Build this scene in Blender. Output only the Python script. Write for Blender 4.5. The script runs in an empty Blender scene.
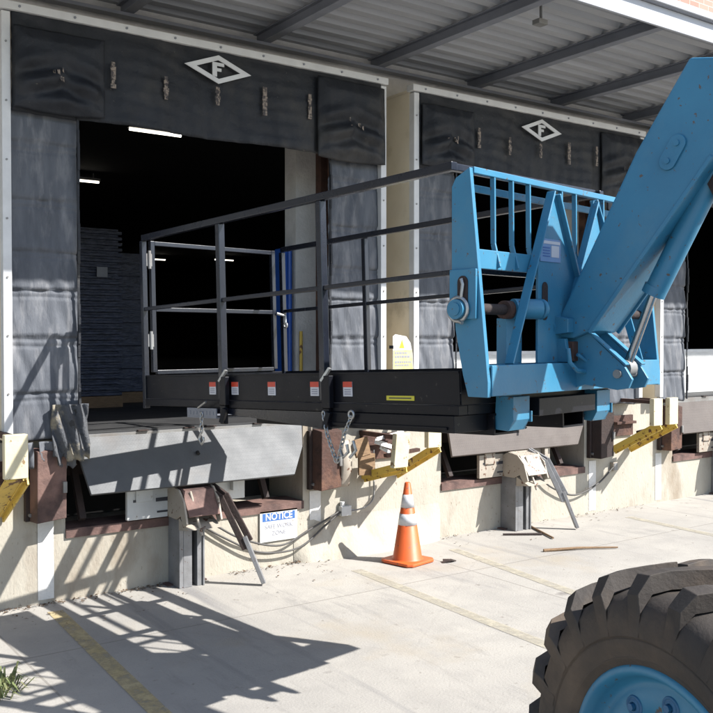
import bpy, bmesh, math, random
from mathutils import Vector, Matrix
random.seed(7)
S = bpy.context.scene
COL = S.collection
R = math.radians

# ------------------------------------------------------------------ materials
KA = .70   # overall reflectance level of the place
def mat(name, c1, c2=None, rough=.6, metal=0., scale=6., bump=0., bscale=None, fac=(.35, .7), c3=None, s3=1.2, f3=(.55, .75),
        stretch=(1, 1, 1), spec=.5, detail=8, emit=None, speck=None):
    m = bpy.data.materials.new(name); m.use_nodes = True
    nt = m.node_tree; N = nt.nodes; L = nt.links
    p = N['Principled BSDF']
    p.inputs['Roughness'].default_value = rough
    p.inputs['Metallic'].default_value = metal
    p.inputs['Specular IOR Level'].default_value = spec
    tc = N.new('ShaderNodeTexCoord'); mp = N.new('ShaderNodeMapping'); mp.inputs['Scale'].default_value = stretch
    L.new(tc.outputs['Object'], mp.inputs['Vector'])
    def noise(s, d=detail, r=.6):
        n = N.new('ShaderNodeTexNoise'); n.inputs['Scale'].default_value = s
        n.inputs['Detail'].default_value = d; n.inputs['Roughness'].default_value = r
        L.new(mp.outputs['Vector'], n.inputs['Vector']); return n.outputs['Fac']
    def ramp(f, a, b):
        r = N.new('ShaderNodeMapRange'); r.inputs['From Min'].default_value = a; r.inputs['From Max'].default_value = b
        L.new(f, r.inputs['Value']); return r.outputs['Result']
    def mix(f, a, b):
        x = N.new('ShaderNodeMix'); x.data_type = 'RGBA'
        L.new(f, x.inputs['Factor'])
        for s, v in ((6, a), (7, b)):
            if isinstance(v, tuple): x.inputs[s].default_value = (*[q * KA for q in v], 1)
            else: L.new(v, x.inputs[s])
        return x.outputs[2]
    c2 = c2 or tuple(v * .72 for v in c1)
    base = mix(ramp(noise(scale), *fac), c1, c2)
    if c3: base = mix(ramp(noise(s3), *f3), base, c3)
    if speck:
        base = mix(ramp(noise(speck[0], 3), speck[1], speck[1] + .04), base, speck[2])
    L.new(base, p.inputs['Base Color'])
    rr = N.new('ShaderNodeMapRange'); rr.inputs['To Min'].default_value = max(.05, rough - .12); rr.inputs['To Max'].default_value = min(1, rough + .12)
    L.new(noise(scale * 1.7), rr.inputs['Value']); L.new(rr.outputs['Result'], p.inputs['Roughness'])
    if bump:
        b = N.new('ShaderNodeBump'); b.inputs['Strength'].default_value = min(1, bump); b.inputs['Distance'].default_value = .02 * max(1, bump)
        L.new(noise(bscale or scale * 2), b.inputs['Height']); L.new(b.outputs['Normal'], p.inputs['Normal'])
    m['_'] = 1
    return m

def emis(name, c, s):
    m = bpy.data.materials.new(name); m.use_nodes = True
    p = m.node_tree.nodes['Principled BSDF']; p.inputs['Base Color'].default_value = (*c, 1)
    p.inputs['Emission Color'].default_value = (*c, 1); p.inputs['Emission Strength'].default_value = s
    return m

Mt = {}
Mt['blue'] = mat('blue_paint', (.050, .265, .43), (.038, .21, .36), .45, 0, 2.2, .06, 60, c3=(.11, .27, .37), s3=3.4, f3=(.52, .85), speck=(30, .655, (.13, .10, .085)))
Mt['blue_dk'] = mat('blue_paint_dark', (.03, .16, .32), (.02, .12, .25), .5, 0, 4, .05, 50)
Mt['black'] = mat('black_powder_coat', (.008, .009, .013), (.013, .013, .017), .36, 0, 5, .04, 90, c3=(.030, .026, .022), s3=1.8, f3=(.58, .85), spec=.18, speck=(30, .68, (.06, .055, .05)))
Mt['tube'] = mat('dark_slate_tube', (.010, .012, .020), (.015, .018, .028), .25, 0., 8, .02, 60)
Mt['concrete'] = mat('dock_concrete', (.53, .49, .405), (.44, .40, .33), .9, 0, 2.6, .35, 28, c3=(.33, .27, .20), s3=1.3, f3=(.52, .72), stretch=(1.6, 1.6, .7), speck=(23, .685, (.30, .25, .19)))
Mt['white'] = mat('white_paint', (.78, .78, .75), (.62, .62, .60), .5, 0, 4, .05, 40, speck=(22, .66, (.35, .30, .25)))
Mt['trim'] = mat('galvanised_trim', (.80, .80, .79), (.66, .66, .66), .5, 0., 5, .03, 40)
Mt['fascia'] = mat('fascia_paint', (.52, .54, .58), (.46, .48, .52), .5, 0, 2)
Mt['pyellow'] = mat('pale_yellow', (.62, .56, .20), (.66, .62, .40), .5, 0, 12)
Mt['cream'] = mat('cream_paint', (.92, .82, .64), (.82, .72, .54), .6, 0, 3, .1, 20, c3=(.45, .38, .27), s3=1.5)
Mt['creamw'] = mat('worn_cream_rubber', (.78, .71, .50), (.64, .56, .36), .6, 0, 6, .15, 30, speck=(14, .64, (.30, .2, .1)))
Mt['yellow'] = mat('yellow_paint', (.88, .62, .12), (.70, .47, .08), .5, 0, 8, .1, 40, speck=(16, .58, (.18, .08, .03)))
Mt['rust'] = mat('rusty_steel', (.11, .052, .036), (.055, .03, .024), .85, 0, 9, .4, 40, c3=(.26, .13, .08), s3=3)
Mt['rustpink'] = mat('rusty_red_steel', (.24, .14, .115), (.15, .085, .07), .8, 0, 7, .3, 30, c3=(.07, .04, .035), s3=4, f3=(.45, .65))
Mt['rustdk'] = mat('dark_rusty_steel', (.045, .025, .02), (.025, .016, .014), .8, 0, 9, .3, 40)
Mt['steel'] = mat('grey_steel', (.33, .33, .32), (.25, .24, .23), .5, .35, 6, .08, 40, c3=(.2, .16, .13), s3=2)
Mt['chrome'] = mat('chrome_rod', (.55, .55, .56), (.45, .45, .46), .22, 1, 8)
Mt['zinc'] = mat('zinc_chain', (.62, .62, .6), (.4, .4, .39), .35, .7, 40)
Mt['stand'] = mat('beige_painted_steel', (.50, .44, .36), (.38, .33, .27), .6, 0, 5, .15, 30, speck=(18, .6, (.16, .08, .05)))
Mt['rail'] = mat('worn_grey_rail', (.34, .34, .35), (.22, .22, .22), .5, .3, 6, .1, 30, speck=(34, .66, (.13, .07, .05)))
Mt['vinyl'] = mat('charcoal_vinyl', (.024, .027, .034), (.013, .015, .020), .6, 0, 3, .9, 7, c3=(.062, .057, .050), s3=2.2, f3=(.5, .8), spec=.3, speck=(26, .72, (.13, .12, .10)))
Mt['vinyl_hi'] = mat('dusty_grey_vinyl', (.125, .135, .155), (.066, .074, .090), .75, 0, 4, .45, 14, c3=(.27, .27, .28), s3=5, f3=(.5, .8), stretch=(2.4, 1, .6))
Mt['worn'] = mat('worn_strap', (.33, .27, .22), (.08, .07, .07), .9, 0, 30, .3, 60, fac=(.45, .55))
Mt['foam'] = mat('torn_foam', (.10, .105, .115), (.38, .33, .24), .95, 0, 4, 1., 22, fac=(.54, .62), speck=(9, .62, (.05, .05, .05)))
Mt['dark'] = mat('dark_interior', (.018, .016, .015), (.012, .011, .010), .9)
Mt['dfloor'] = mat('dark_floor', (.05, .05, .05), (.03, .03, .032), .6, 0, 3)  # shade inside the doorways is put into this floor colour
Mt['jamb'] = mat('painted_brick', (.86, .84, .80), (.72, .70, .66), .85, 0, 8, .4, 30)
Mt['deck'] = mat('galvanised_deck', (.46, .47, .49), (.37, .38, .40), .55, 0., 2, .03, 20, stretch=(.3, 2, 1))
Mt['beam'] = mat('grey_beam_paint', (.27, .285, .325), (.21, .225, .26), .5, 0, 3)
Mt['orange'] = mat('orange_plastic', (.85, .15, .03), (.72, .12, .028), .5, 0, 5, speck=(24, .62, (.35, .12, .06)))
Mt['refl'] = mat('reflective_band', (.78, .79, .80), (.62, .63, .65), .35, 0, 10)
Mt['rubber'] = mat('dusty_tyre_rubber', (.060, .048, .038), (.034, .027, .023), .78, 0, 4, .18, 70, c3=(.17, .12, .08), s3=2.2, f3=(.42, .72))
Mt['wrap'] = mat('dark_blue_wrap', (.065, .080, .135), (.020, .026, .05), .14, 0, 10, .9, 14, stretch=(1, 1, 3))
Mt['bluepost'] = mat('blue_guard_paint', (.03, .12, .50), (.02, .09, .40), .35, 0, 4)
Mt['wood'] = mat('old_wood', (.30, .19, .10), (.18, .11, .06), .85, 0, 14, .2, 40, stretch=(1, 6, 6))
Mt['leaf'] = mat('weed_green', (.10, .15, .035), (.20, .19, .08), .7, 0, 20)
Mt['litter'] = mat('dry_leaf_litter', (.16, .09, .045), (.05, .035, .025), .95, 0, 30)
Mt['red'] = mat('decal_red', (.72, .07, .03), (.66, .06, .03), .4)
Mt['decal'] = mat('decal_white', (.72, .72, .76), (.66, .66, .70), .4)
Mt['ink'] = mat('grey_ink', (.35, .36, .42), (.3, .3, .36), .5)
Mt['inkd'] = mat('dark_ink', (.05, .05, .06), (.04, .04, .05), .5)
Mt['inkb'] = mat('sign_blue', (.05, .16, .45), (.045, .14, .40), .4)
Mt['inkl'] = mat('faded_ink', (.55, .55, .56), (.5, .5, .5), .5)
Mt['dyellow'] = mat('decal_yellow', (.75, .68, .04), (.7, .62, .04), .4)
Mt['sblue'] = mat('sticker_light_blue', (.20, .36, .62), (.16, .30, .55), .4)
Mt['cable'] = mat('grey_cable', (.085, .08, .075), (.06, .055, .05), .6)
Mt['glass'] = mat('dark_glass', (.02, .025, .03), (.02, .022, .028), .08)
Mt['tubeglow'] = emis('tube_light', (1, .93, .8), 2.2)

def brickmat():
    m = mat('pink_brick', (.5, .3, .24), None, .9); nt = m.node_tree; N = nt.nodes; L = nt.links
    b = N.new('ShaderNodeTexBrick'); b.inputs['Scale'].default_value = 1; b.inputs['Brick Width'].default_value = .21; b.inputs['Row Height'].default_value = .075
    b.inputs['Mortar Size'].default_value = .006
    b.inputs['Color1'].default_value = (.33, .17, .13, 1); b.inputs['Color2'].default_value = (.38, .22, .17, 1); b.inputs['Mortar'].default_value = (.36, .33, .29, 1)
    tc = N.new('ShaderNodeTexCoord'); sx = N.new('ShaderNodeSeparateXYZ'); cx = N.new('ShaderNodeCombineXYZ')
    L.new(tc.outputs['Object'], sx.inputs[0]); L.new(sx.outputs[0], cx.inputs[0]); L.new(sx.outputs[2], cx.inputs[1]); L.new(cx.outputs[0], b.inputs['Vector'])
    L.new(b.outputs['Color'], N['Principled BSDF'].inputs['Base Color']); return m
Mt['brick'] = brickmat()

def treadmat(a=(.115, .12, .125), b_=(.078, .082, .086), c_=(.10, .085, .075)):
    m = mat('tread_plate', a, b_, .6, .0, 3, c3=c_, s3=2); nt = m.node_tree; N = nt.nodes; L = nt.links
    tc = N.new('ShaderNodeTexCoord'); mp = N.new('ShaderNodeMapping'); mp.inputs['Rotation'].default_value = (0, R(45), 0)
    ck = N.new('ShaderNodeTexChecker'); ck.inputs['Scale'].default_value = 55
    b = N.new('ShaderNodeBump'); b.inputs['Strength'].default_value = .35; b.inputs['Distance'].default_value = .003
    L.new(tc.outputs['Object'], mp.inputs[0]); L.new(mp.outputs[0], ck.inputs['Vector']); L.new(ck.outputs['Fac'], b.inputs['Height'])
    L.new(b.outputs['Normal'], N['Principled BSDF'].inputs['Normal']); return m
Mt['tread'] = treadmat()
Mt['tread2'] = treadmat((.14, .115, .10), (.10, .08, .07), (.08, .06, .05))

def groundmat():
    m = bpy.data.materials.new('yard_concrete'); m.use_nodes = True
    nt = m.node_tree; N = nt.nodes; L = nt.links; p = N['Principled BSDF']
    p.inputs['Roughness'].default_value = .88
    tc = N.new('ShaderNodeTexCoord')
    def noise(s, d=10, r=.62, st=(1, 1, 1)):
        mp = N.new('ShaderNodeMapping'); mp.inputs['Scale'].default_value = st; L.new(tc.outputs['Object'], mp.inputs[0])
        n = N.new('ShaderNodeTexNoise'); n.inputs['Scale'].default_value = s; n.inputs['Detail'].default_value = d; n.inputs['Roughness'].default_value = r
        L.new(mp.outputs[0], n.inputs['Vector']); return n.outputs['Fac']
    def rng(f, a, b):
        r = N.new('ShaderNodeMapRange'); r.inputs['From Min'].default_value = a; r.inputs['From Max'].default_value = b; L.new(f, r.inputs['Value']); return r.outputs['Result']
    def mix(f, a, b):
        x = N.new('ShaderNodeMix'); x.data_type = 'RGBA'; L.new(f, x.inputs['Factor'])
        for s, v in ((6, a), (7, b)):
            if isinstance(v, tuple): x.inputs[s].default_value = (*[q * KA for q in v], 1)
            else: L.new(v, x.inputs[s])
        return x.outputs[2]
    c = mix(rng(noise(.55), .35, .7), (.48, .45, .40), (.37, .35, .32))
    c = mix(rng(noise(3.5), .45, .85), c, (.35, .33, .30))
    c = mix(rng(noise(1.3, 8, .7, (3, .6, 1)), .56, .74), c, (.29, .275, .255))
    c = mix(rng(noise(.9, 6, .55), .58, .80), c, (.40, .34, .25))
    c = mix(rng(noise(.8, 5, .5, (5, .25, 1)), .60, .72), c, (.27, .26, .25))
    c = mix(rng(noise(2.1, 4, .5), .70, .76), c, (.20, .18, .165))
    c = mix(rng(noise(11, 6), .64, .72), c, (.25, .22, .19))
    c = mix(rng(noise(120, 2), .62, .75), c, (.24, .22, .2))
    vo = N.new('ShaderNodeTexVoronoi'); vo.feature = 'DISTANCE_TO_EDGE'; vo.inputs['Scale'].default_value = .33
    dn = N.new('ShaderNodeMixRGB'); dn.inputs[0].default_value = .12
    nn = N.new('ShaderNodeTexNoise'); nn.inputs['Scale'].default_value = 2.5; nn.inputs['Detail'].default_value = 6; L.new(tc.outputs['Object'], nn.inputs['Vector'])
    L.new(tc.outputs['Object'], dn.inputs[1]); L.new(nn.outputs['Color'], dn.inputs[2]); L.new(dn.outputs[0], vo.inputs['Vector'])
    cr = N.new('ShaderNodeMapRange'); cr.inputs['From Min'].default_value = .0; cr.inputs['From Max'].default_value = .004; cr.inputs['To Min'].default_value = .10; cr.inputs['To Max'].default_value = 0
    L.new(vo.outputs['Distance'], cr.inputs['Value'])
    c = mix(cr.outputs['Result'], c, (.17, .15, .13))
    b = N.new('ShaderNodeTexBrick'); b.offset = 0; b.inputs['Scale'].default_value = 1; b.inputs['Brick Width'].default_value = 3.77; b.inputs['Row Height'].default_value = 3.1
    b.inputs['Mortar Size'].default_value = .009; b.inputs['Mortar Smooth'].default_value = .3
    mp = N.new('ShaderNodeMapping'); mp.inputs['Location'].default_value = (-1.62, .35, 0); L.new(tc.outputs['Object'], mp.inputs[0]); L.new(mp.outputs[0], b.inputs['Vector'])
    jf = N.new('ShaderNodeMath'); jf.operation = 'MULTIPLY'; jf.inputs[1].default_value = .45; L.new(b.outputs['Fac'], jf.inputs[0])
    c = mix(jf.outputs[0], c, (.15, .13, .11))
    L.new(c, p.inputs['Base Color'])
    bp = N.new('ShaderNodeBump'); bp.inputs['Strength'].default_value = .4; bp.inputs['Distance'].default_value = .01
    L.new(noise(60, 8), bp.inputs['Height']); L.new(bp.outputs['Normal'], p.inputs['Normal'])
    return m
Mt['ground'] = groundmat()

def linemat(name, c1, c2, lo, hi):
    m = bpy.data.materials.new(name); m.use_nodes = True
    nt = m.node_tree; N = nt.nodes; L = nt.links; p = N['Principled BSDF']; p.inputs['Roughness'].default_value = .85
    tc = N.new('ShaderNodeTexCoord')
    def noise(sc, d):
        n = N.new('ShaderNodeTexNoise'); n.inputs['Scale'].default_value = sc; n.inputs['Detail'].default_value = d; n.inputs['Roughness'].default_value = .75
        L.new(tc.outputs['Object'], n.inputs['Vector']); return n.outputs['Fac']
    x = N.new('ShaderNodeMix'); x.data_type = 'RGBA'; x.inputs[6].default_value = (*c1, 1); x.inputs[7].default_value = (*c2, 1)
    L.new(noise(5, 6), x.inputs['Factor']); L.new(x.outputs[2], p.inputs['Base Color'])
    r = N.new('ShaderNodeMapRange'); r.inputs['From Min'].default_value = lo; r.inputs['From Max'].default_value = hi; r.inputs['To Min'].default_value = 1; r.inputs['To Max'].default_value = 0
    L.new(noise(9, 12), r.inputs['Value']); L.new(r.outputs[0], p.inputs['Alpha']); return m
Mt['line'] = linemat('worn_yellow_line', (.39, .30, .12), (.36, .31, .21), .42, .72)
Mt['line2'] = linemat('faded_yellow_line', (.36, .325, .235), (.35, .32, .27), .36, .72)

# ------------------------------------------------------------------ mesh builder
class MB:
    def __init__(s): s.v = []; s.f = []; s.sm = []
    def add(s, vs, fs, smooth=False):
        o = len(s.v); s.v += [tuple(v) for v in vs]; s.f += [tuple(i + o for i in f) for f in fs]; s.sm += [smooth] * len(fs); return s
    def box(s, x0, x1, y0, y1, z0, z1):
        return s.add([(x, y, z) for z in (z0, z1) for y in (y0, y1) for x in (x0, x1)],
                     [(0, 2, 3, 1), (4, 5, 7, 6), (0, 1, 5, 4), (2, 6, 7, 3), (0, 4, 6, 2), (1, 3, 7, 5)])
    def bar(s, p, q, w, h, up=(0, 0, 1)):
        p = Vector(p); q = Vector(q); d = (q - p).normalized(); up = Vector(up)
        if abs(d.dot(up)) > .98: up = Vector((0, 1, 0))
        a = d.cross(up).normalized(); b = a.cross(d).normalized()
        vs = [c + a * i * w / 2 + b * j * h / 2 for c in (p, q) for i, j in ((-1, -1), (1, -1), (1, 1), (-1, 1))]
        return s.add(vs, [(3, 2, 1, 0), (4, 5, 6, 7), (0, 1, 5, 4), (1, 2, 6, 5), (2, 3, 7, 6), (3, 0, 4, 7)])
    def tube(s, pts, r, n=12, cap=True):
        pts = [Vector(p) for p in pts]; rings = []; prev = None
        rs = r if isinstance(r, (list, tuple)) else [r] * len(pts)
        for i, p in enumerate(pts):
            d = (pts[min(i + 1, len(pts) - 1)] - pts[max(i - 1, 0)]).normalized()
            if prev is None:
                up = Vector((0, 0, 1)) if abs(d.z) < .9 else Vector((0, 1, 0)); a = d.cross(up).normalized()
            else:
                a = (prev - d * prev.dot(d)).normalized()
            prev = a; b = d.cross(a)
            rings.append([p + (a * math.cos(t) + b * math.sin(t)) * rs[i] for t in [2 * math.pi * k / n for k in range(n)]])
        vs = [v for rg in rings for v in rg]; fs = []
        for i in range(len(pts) - 1):
            for k in range(n):
                fs.append((i * n + k, i * n + (k + 1) % n, (i + 1) * n + (k + 1) % n, (i + 1) * n + k))
        s.add(vs, fs, True)
        if cap: s.add(rings[0], [tuple(range(n))[::-1]]); s.add(rings[-1], [tuple(range(n))])
        return s
    def prism(s, poly, axis, a0, a1):
        n = len(poly)
        def P(u, w, a): return {'x': (a, u, w), 'y': (u, a, w), 'z': (u, w, a)}[axis]
        vs = [P(u, w, a0) for u, w in poly] + [P(u, w, a1) for u, w in poly]
        return s.add(vs, [tuple(range(n)), tuple(range(n, 2 * n))[::-1]] + [(i, (i + 1) % n, (i + 1) % n + n, i + n) for i in range(n)])
    def lathe(s, prof, axis='x', n=48, c=(0, 0, 0), smooth=True):
        vs = []
        for a, r in prof:
            for k in range(n):
                t = 2 * math.pi * k / n; u, w = r * math.cos(t), r * math.sin(t)
                v = {'x': (a, u, w), 'y': (u, a, w), 'z': (u, w, a)}[axis]; vs.append((v[0] + c[0], v[1] + c[1], v[2] + c[2]))
        fs = [(i * n + k, i * n + (k + 1) % n, (i + 1) * n + (k + 1) % n, (i + 1) * n + k) for i in range(len(prof) - 1) for k in range(n)]
        return s.add(vs, fs, smooth)
    def torus(s, c, R0, r, axis='x', n=16, m=8, sx=1., el=None, rot=None):
        vs = []
        for i in range(n):
            t = 2 * math.pi * i / n
            for j in range(m):
                u = 2 * math.pi * j / m; rr = R0 + r * math.cos(u)
                v = Vector((rr * math.cos(t), rr * math.sin(t), r * math.sin(u)))
                if el: v.y *= el
                if axis == 'x': v = Vector((v.z, v.x, v.y))
                elif axis == 'y': v = Vector((v.x, v.z, v.y))
                if rot: v = rot @ v
                vs.append(v + Vector(c))
        return s.add(vs, [(i * m + j, i * m + (j + 1) % m, ((i + 1) % n) * m + (j + 1) % m, ((i + 1) % n) * m + j) for i in range(n) for j in range(m)], True)
    def grid(s, nx, nz, fn, smooth=True):
        vs = [fn(i / nx, j / nz) for j in range(nz + 1) for i in range(nx + 1)]
        return s.add(vs, [(j * (nx + 1) + i, j * (nx + 1) + i + 1, (j + 1) * (nx + 1) + i + 1, (j + 1) * (nx + 1) + i) for j in range(nz) for i in range(nx)], smooth)
    def build(s, name, m, parent=None, loc=(0, 0, 0), rot=(0, 0, 0), bevel=0, thick=0, label=None, cat=None, group=None, kind=None, fixn=True):
        me = bpy.data.meshes.new(name); me.from_pydata(s.v, [], s.f); me.update()
        me.polygons.foreach_set('use_smooth', s.sm)
        if fixn:
            bm = bmesh.new(); bm.from_mesh(me); bmesh.ops.recalc_face_normals(bm, faces=bm.faces); bm.to_mesh(me); bm.free()
        me.materials.append(Mt[m] if isinstance(m, str) else m)
        o = bpy.data.objects.new(name, me); COL.objects.link(o); o.location = loc; o.rotation_euler = rot
        if parent: o.parent = parent
        if thick:
            k = o.modifiers.new('thickness', 'SOLIDIFY'); k.thickness = thick; k.offset = 0
        if bevel:
            k = o.modifiers.new('bevel', 'BEVEL'); k.width = bevel; k.segments = 2; k.limit_method = 'ANGLE'; k.angle_limit = R(40)
        tag(o, label, cat, group, kind); return o

def tag(o, label=None, cat=None, group=None, kind=None):
    if label: o['label'] = label
    if cat: o['category'] = cat
    if group: o['group'] = group
    if kind: o['kind'] = kind
    return o
def thing(name, loc, label, cat, group=None, rot=(0, 0, 0)):
    o = bpy.data.objects.new(name, None); o.empty_display_size = .1; COL.objects.link(o); o.location = loc; o.rotation_euler = rot
    return tag(o, label, cat, group)
def copy_tree(o, parent=None):
    c = o.copy(); COL.objects.link(c); c.parent = parent
    for ch in list(o.children): copy_tree(ch, c)
    return c
def text(body, size, m, parent, loc, rot=(R(90), 0, 0), name='lettering', align='CENTER', bold=0.0, sx=1.):
    cu = bpy.data.curves.new(name, 'FONT'); cu.body = body; cu.size = size; cu.align_x = align; cu.align_y = 'CENTER'; cu.offset = bold; cu.extrude = .0006
    t = bpy.data.objects.new(name, cu); COL.objects.link(t)
    me = bpy.data.meshes.new_from_object(t.evaluated_get(bpy.context.evaluated_depsgraph_get()) if False else t)
    bpy.data.objects.remove(t)
    me.materials.clear(); me.materials.append(Mt[m]); me.name = name
    o = bpy.data.objects.new(name, me); COL.objects.link(o); o.location = loc; o.rotation_euler = rot; o.scale = (sx, 1, 1); o.parent = parent
    return o

PITCH = 3.77
# ------------------------------------------------------------------ ground
g = MB(); g.grid(40, 40, lambda u, v: (-150 + 300 * u, -150 + 300 * v, 0), False)
g.build('ground', 'ground', kind='structure', fixn=False)
def line(x0, y0, x1, y1, w, m):
    b = MB(); d = Vector((x1 - x0, y1 - y0, 0)).normalized(); n = Vector((-d.y, d.x, 0)) * w / 2
    p = Vector((x0, y0, .003)); q = Vector((x1, y1, .003))
    b.add([p + n, p - n, q - n, q + n], [(0, 1, 2, 3)]).build('painted_line', m, kind='structure')
line(2.10, 6.75, 1.90, 3.2, .11, 'line')
line(4.60, 6.45, 4.38, 2.4, .11, 'line2')
line(5.80, 6.55, 5.35, 3.2, .11, 'line2')
line(8.45, 6.6, 8.15, 2.5, .11, 'line2')

# ------------------------------------------------------------------ building
B = thing('warehouse', (0, 7.6, 0), 'pale concrete warehouse with raised loading dock, dark open doors and corrugated canopy', 'building')
BO = Vector((0, -7.6, 0))
def bpart(mb, name, m, parent=B, bevel=0, **k): return mb.build(name, m, parent, loc=(BO if parent is B else (0, 0, 0)), bevel=bevel, **k)
XL, XR = -7., 22.
m = MB(); m.box(XL, XR, 7.0, 7.6, -.3, .52)
for k in range(-1, 5):
    a = 4.40 + PITCH * (k - 1) if k > -1 else XL
    b_ = 2.26 + PITCH * k if k > -1 else 2.26 - PITCH
    if k == -1: a, b_ = XL, 2.26 - PITCH
    m.box(a, b_ if k < 4 else XR, 7.0, 7.6, .5205, 1.235)
bpart(m, 'foundation_wall', 'concrete')
b = MB(); b.grid(24, 10, lambda u, v: (4.30 + 1.72 * u + .0, 6.998 - .165 * math.sin(math.pi * min(1, max(0, u))) ** .35 * (1 - v) ** 1.5 - .004 * math.sin(u * 31 + v * 5), .36 * v), True)
bpart(b, 'wall_footing', 'concrete')
bpart(MB().box(XL, XR, 7.603, 7.8, -.3, 1.1), 'pit_wall', 'dark')
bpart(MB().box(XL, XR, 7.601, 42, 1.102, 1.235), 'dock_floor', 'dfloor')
for k in range(-1, 5):
    m = MB()
    a = 4.40 + PITCH * (k - 1) if k > -1 else XL
    b_ = (2.26 + PITCH * k) if k < 4 else XR
    if k == -1: b_ = 2.26 - PITCH
    m.box(a + .003, b_ - .003, 6.985, 7.6, 1.2355, 1.258)
    bpart(m, 'dock_edge_plate', 'dfloor')
# upper wall with door openings
m = MB(); z0, zt = 1.259, 4.1
xs = []
for k in range(0, 4): xs.append((2.15 + PITCH * k, 4.64 + PITCH * k))
m.box(XL, xs[0][0], 7.5, 7.7, z0, 5.0)
for (a, b_), (c, d) in zip(xs, xs[1:]): m.box(b_, c, 7.5, 7.7, z0, 5.0)
m.box(xs[-1][1], XR, 7.5, 7.7, z0, 5.0)
for a, b_ in xs: m.box(a, b_, 7.5, 7.7, zt, 5.0)
bpart(m, 'front_wall', 'jamb')
bpart(MB().box(XL, XR, 7.5, 7.7, 5.001, 9.), 'upper_wall', 'brick')
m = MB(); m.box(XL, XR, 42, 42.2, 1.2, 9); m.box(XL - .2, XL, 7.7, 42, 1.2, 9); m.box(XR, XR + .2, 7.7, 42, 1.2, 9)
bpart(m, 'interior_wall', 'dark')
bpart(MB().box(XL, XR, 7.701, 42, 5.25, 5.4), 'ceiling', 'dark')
for k in range(3):
    m = MB(); x = 4.86 + PITCH * k; m.box(x, x + .2, 7.40, 7.495, 1.26, 4.3); m.box(x + .07, x + .12, 7.34, 7.398, 1.26, 4.3)
    bpart(m, 'door_post', 'rust', bevel=.004)
# canopy
can = bpy.data.objects.new('canopy', None)
m = MB(); nY = 26
prof = []; yy = 5.04; pitch = .20
while yy < 7.5:
    for dy, dz in ((0, 0), (.085, 0), (.105, .045), (.18, .045)):
        prof.append((yy + dy, 4.80 + dz))
    yy += pitch
m.add([(XL, y, z) for y, z in prof] + [(XR, y, z) for y, z in prof], [(i, i + 1, i + 1 + len(prof), i + len(prof)) for i in range(len(prof) - 1)])
canopy = bpart(m, 'canopy', 'deck', thick=.004)
x = -3.6
while x < 20:
    b = MB(); b.box(x - .045, x + .045, 5.02, 7.49, 4.69, 4.70); b.box(x - .008, x + .008, 5.02, 7.49, 4.7005, 4.785); b.box(x - .045, x + .045, 5.02, 7.49, 4.7855, 4.796)
    b.build('beam', 'beam', canopy, bevel=.002); x += 1.3035
for y0 in (7.32,):
    MB().box(XL, XR, y0, y0 + .09, 4.66, 4.688).build('purlin', 'beam', canopy)
b = MB(); b.box(XL, XR, 4.985, 5.01, 4.69, 4.858)
fas = b.build('fascia', 'fascia', canopy, bevel=.003)
MB().box(XL, XR, 4.93, 4.984, 4.868, 4.922).build('gutter', 'fascia', canopy, bevel=.004)
MB().box(XL, XR, 4.94, 7.499, 4.923, 4.935).build('roof_sheet', 'deck', canopy)
MB().box(XL, XR, 4.95, 4.983, 4.8585, 4.8675).build('seam', 'beam', canopy)
b = MB(); b.tube([(5.76, 5.42, 4.80), (5.76, 5.42, 4.72), (5.74, 5.40, 4.66)], .012); b.box(5.70, 5.80, 5.38, 5.46, 4.62, 4.66)
b.build('hanging_bracket', 'steel', canopy)

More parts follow.
